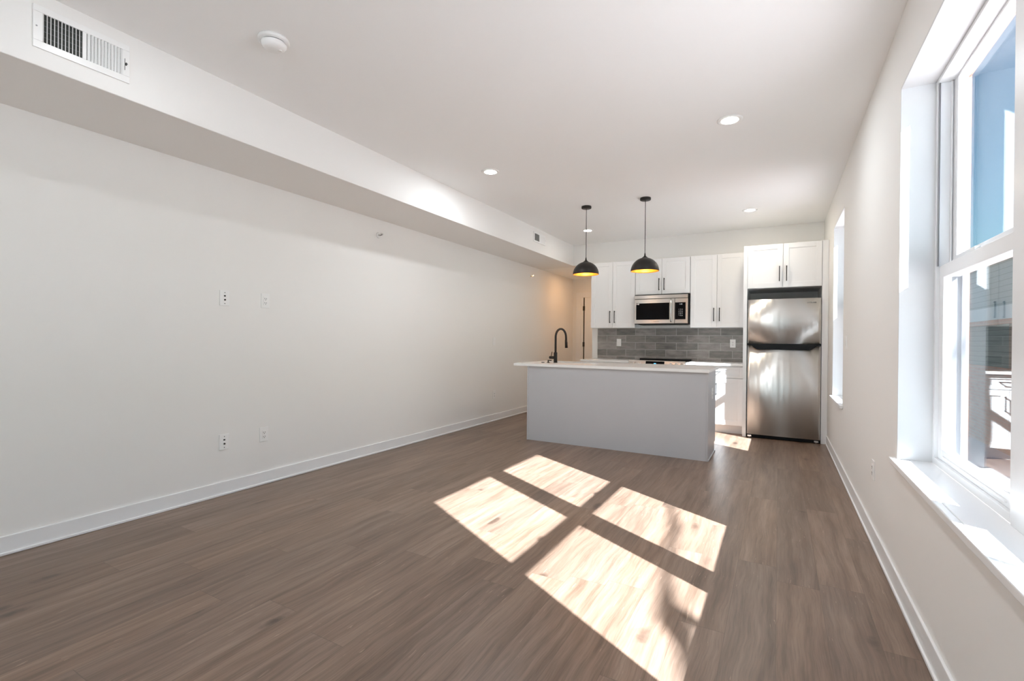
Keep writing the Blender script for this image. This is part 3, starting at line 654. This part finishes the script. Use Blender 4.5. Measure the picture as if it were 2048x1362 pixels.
# ------------------------------------------------------------------ recessed lights
RL = []
def downlight(x, y, label, z=H, power=34.0, col=(0.90, 0.975, 1.03)):
    e = thing('recessed_light', label, 'ceiling light', (x, y, z), 'recessed ceiling lights')
    bm = bmesh.new(); lathe(bm, (x, y, z), [(0.058, -0.0005), (0.084, -0.0005), (0.084, -0.004), (0.078, -0.007), (0.058, -0.006)], 40, True); obj('trim_ring', bm, 'plate_white', e)
    bm = bmesh.new(); lathe(bm, (x, y, z), [(0, -0.0005), (0.058, -0.0005), (0.058, -0.0055), (0, -0.0055)], 40); obj('lens', bm, 'lens_lit', e)
    ld = bpy.data.lights.new('lamp_glow', 'AREA'); ld.shape = 'DISK'; ld.size = 0.11; ld.energy = power; ld.color = col
    lo = bpy.data.objects.new('lamp_glow', ld); COL.objects.link(lo); lo.parent = e; lo.location = (0, 0, -0.010)
    return e
LP = 11.5
downlight(-2.385, 3.80, 'recessed ceiling light nearest the soffit, before the pendants', power=LP*0.7)
downlight(-0.320, 3.715, 'largest recessed ceiling light, nearest the window wall', power=LP*0.75)
downlight(-0.316, 6.352, 'recessed ceiling light before the refrigerator', power=LP*0.45, col=(1.0, 0.90, 0.72))
downlight(-2.405, 6.47, 'recessed ceiling light seen behind the left pendant cord', power=LP*0.12, col=(1.0, 0.93, 0.80))
downlight(-0.320, 1.08, 'recessed ceiling light above the near window', power=LP*0.45)
downlight(-2.385, 1.08, 'recessed ceiling light near the large air vent', power=LP*0.15)
downlight(-0.320, -1.40, 'recessed ceiling light behind the viewpoint by the window wall', power=LP*0.5)
downlight(-2.385, -1.40, 'recessed ceiling light behind the viewpoint by the soffit', power=LP*0.25)
downlight(-3.12, 8.15, 'warm recessed light in the hallway ceiling', z=ZS, power=3.0, col=(1.0, 0.50, 0.16))

# ------------------------------------------------------------------ pendants
def pendant(x, y, zr, label):
    e = thing('pendant_lamp', label, 'pendant lamp', (x, y, H), 'pendant lamps over the island')
    bm = bmesh.new(); lathe(bm, (x, y, H), [(0, 0), (0.057, 0), (0.058, -0.004), (0.058, -0.021), (0.055, -0.025), (0, -0.025)]); obj('canopy', bm, 'bronze_black', e)
    R, hh = 0.152, 0.150; zt = zr + hh
    bm = bmesh.new(); tube(bm, [(x, y, H-0.025), (x, y, zt+0.03)], 0.0035, 10); obj('cord', bm, 'bronze_black', e)
    bm = bmesh.new(); lathe(bm, (x, y, zt), [(0, 0.052), (0.005, 0.052), (0.007, 0.040), (0.0085, 0.026), (0.013, 0.015), (0.024, 0.006), (0.034, -0.001), (0, -0.001)], 28); obj('neck', bm, 'bronze_black', e)
    pr = [(R*math.sin(a), zr - zt + hh*math.cos(a)) for a in [PI/2*i/20 for i in range(1, 21)]]
    bm = bmesh.new(); prof = [(0.0, 0.0)] + pr + [(R-0.0015, zr-zt)] + [((R-0.0015)*math.sin(a), zr-zt+(hh-0.0015)*math.cos(a)) for a in [PI/2*(1-i/20) for i in range(1, 20)]] + [(0.0, -0.0015)]
    lathe(bm, (x, y, zt), prof, 56); obj('shade', bm, 'bronze_black', e)
    R2 = R-0.003
    bm = bmesh.new(); prof = [(0.0, -0.0035)] + [(R2*math.sin(a), zr-zt+(hh-0.0035)*math.cos(a)) for a in [PI/2*i/20 for i in range(1, 21)]] + [(R2-0.001, zr-zt)] + [((R2-0.001)*math.sin(a), zr-zt+(hh-0.0045)*math.cos(a)) for a in [PI/2*(1-i/20) for i in range(1, 20)]] + [(0.0, -0.0045)]
    lathe(bm, (x, y, zt), prof, 56); obj('shade_lining', bm, 'gold_lining', e)
    bm = bmesh.new(); lathe(bm, (x, y, zt-0.005), [(0, 0), (0.016, 0), (0.016, -0.035), (0, -0.035)], 20); obj('socket', bm, 'bronze_black', e)
    bm = bmesh.new(); lathe(bm, (x, y, zt-0.04), [(0, 0), (0.012, 0), (0.014, -0.012), (0.026, -0.034), (0.028, -0.050), (0.020, -0.066), (0, -0.074)], 24); obj('bulb', bm, 'bulb_warm', e)
    ld = bpy.data.lights.new('lamp_glow', 'POINT'); ld.energy = 2.5; ld.color = (1.0, 0.52, 0.18); ld.shadow_soft_size = 0.03
    lo = bpy.data.objects.new('lamp_glow', ld); COL.objects.link(lo); lo.parent = e; lo.location = (0, 0, zt-0.128-H)
pendant(-1.995, 5.315, 1.975, 'left black dome pendant with glowing gold inside over the island')
pendant(-1.301, 5.300, 1.968, 'right black dome pendant with glowing gold inside over the island')

# ------------------------------------------------------------------ outside
o = obj('ground', B((XO+0.1, 60, Y0-0.25, 60, -1.1, -1.0)), 'side_pavement'); o['kind'] = 'structure'
o['label'] = 'pinkish side yard paving outside the near window'; o['category'] = 'ground'
o = obj('ground', B((-40, 60, -30, Y0-0.25, -1.1, -1.0)), 'concrete'); o['kind'] = 'structure'
o['label'] = 'pale paved street in front of the building'; o['category'] = 'ground'
e = thing('neighbor_building', 'low neighbouring building with grey siding and brick seen through the near window', 'building', (6.5, 22, -1.0))
obj('brick_base', B((4.0, 9, 7.5, 40, -1.0, 0.72)), 'red_brick', e)
obj('lower_siding', B((4.03, 9, 7.5, 40, 0.72, 1.62)), 'olive_siding', e)
obj('brick_band', B((3.97, 9, 7.5, 40, 1.62, 1.72)), 'red_brick', e)
obj('fascia', B((3.99, 9, 7.5, 40, 1.72, 2.0)), 'coping_white', e)
obj('upper_siding', B((4.02, 9, 7.5, 40, 2.0, 2.92)), 'gray_siding', e)
obj('cornice', B((3.96, 9, 7.5, 40, 2.92, 3.07)), 'red_brick', e)
obj('corner_post', B((3.98, 4.03, 13.05, 13.35, 0.72, 1.62)), 'olive_siding', e)

# bare tree on the sunny side: its branch shades the sunlit floor
e = thing('tree', 'bare street tree on the sunny side of the building', 'tree', (5.6, -3.2, -1.0))
def back(fx, fy, xx):
    s = -SUN_TRAVEL; tt = (xx - fx)/s.x
    return Vector((fx, fy, 0)) + s*tt
bm = bmesh.new()
tube(bm, [(5.7, -3.3, -1.0), (5.68, -3.2, 1.0), (5.6, -3.15, 3.0), (5.5, -3.0, 4.2)], [0.14, 0.12, 0.10, 0.08], 12)
XB = 5.0
def limb(pl, rs): tube(bm, [back(a, b, XB) for a, b in pl], rs, 8)
p0 = back(-0.20, 1.55, XB)
tube(bm, [(5.5, -3.0, 4.2), (5.3, -2.2, 4.35), tuple(p0)], [0.075, 0.05, 0.03], 10)
limb([(-0.20, 1.55), (-0.30, 1.93), (-0.37, 2.08), (-0.44, 2.25), (-0.48, 2.45), (-0.54, 2.80), (-0.56, 3.12), (-0.65, 3.48), (-0.72, 3.75)], [0.03, 0.032, 0.062, 0.036, 0.024, 0.024, 0.024, 0.020, 0.012])
limb([(-0.40, 2.16), (-0.36, 2.185), (-0.31, 2.15), (-0.24, 2.10), (-0.10, 2.02)], [0.045, 0.036, 0.034, 0.028, 0.02])
obj('trunk', bm, 'bark', e)
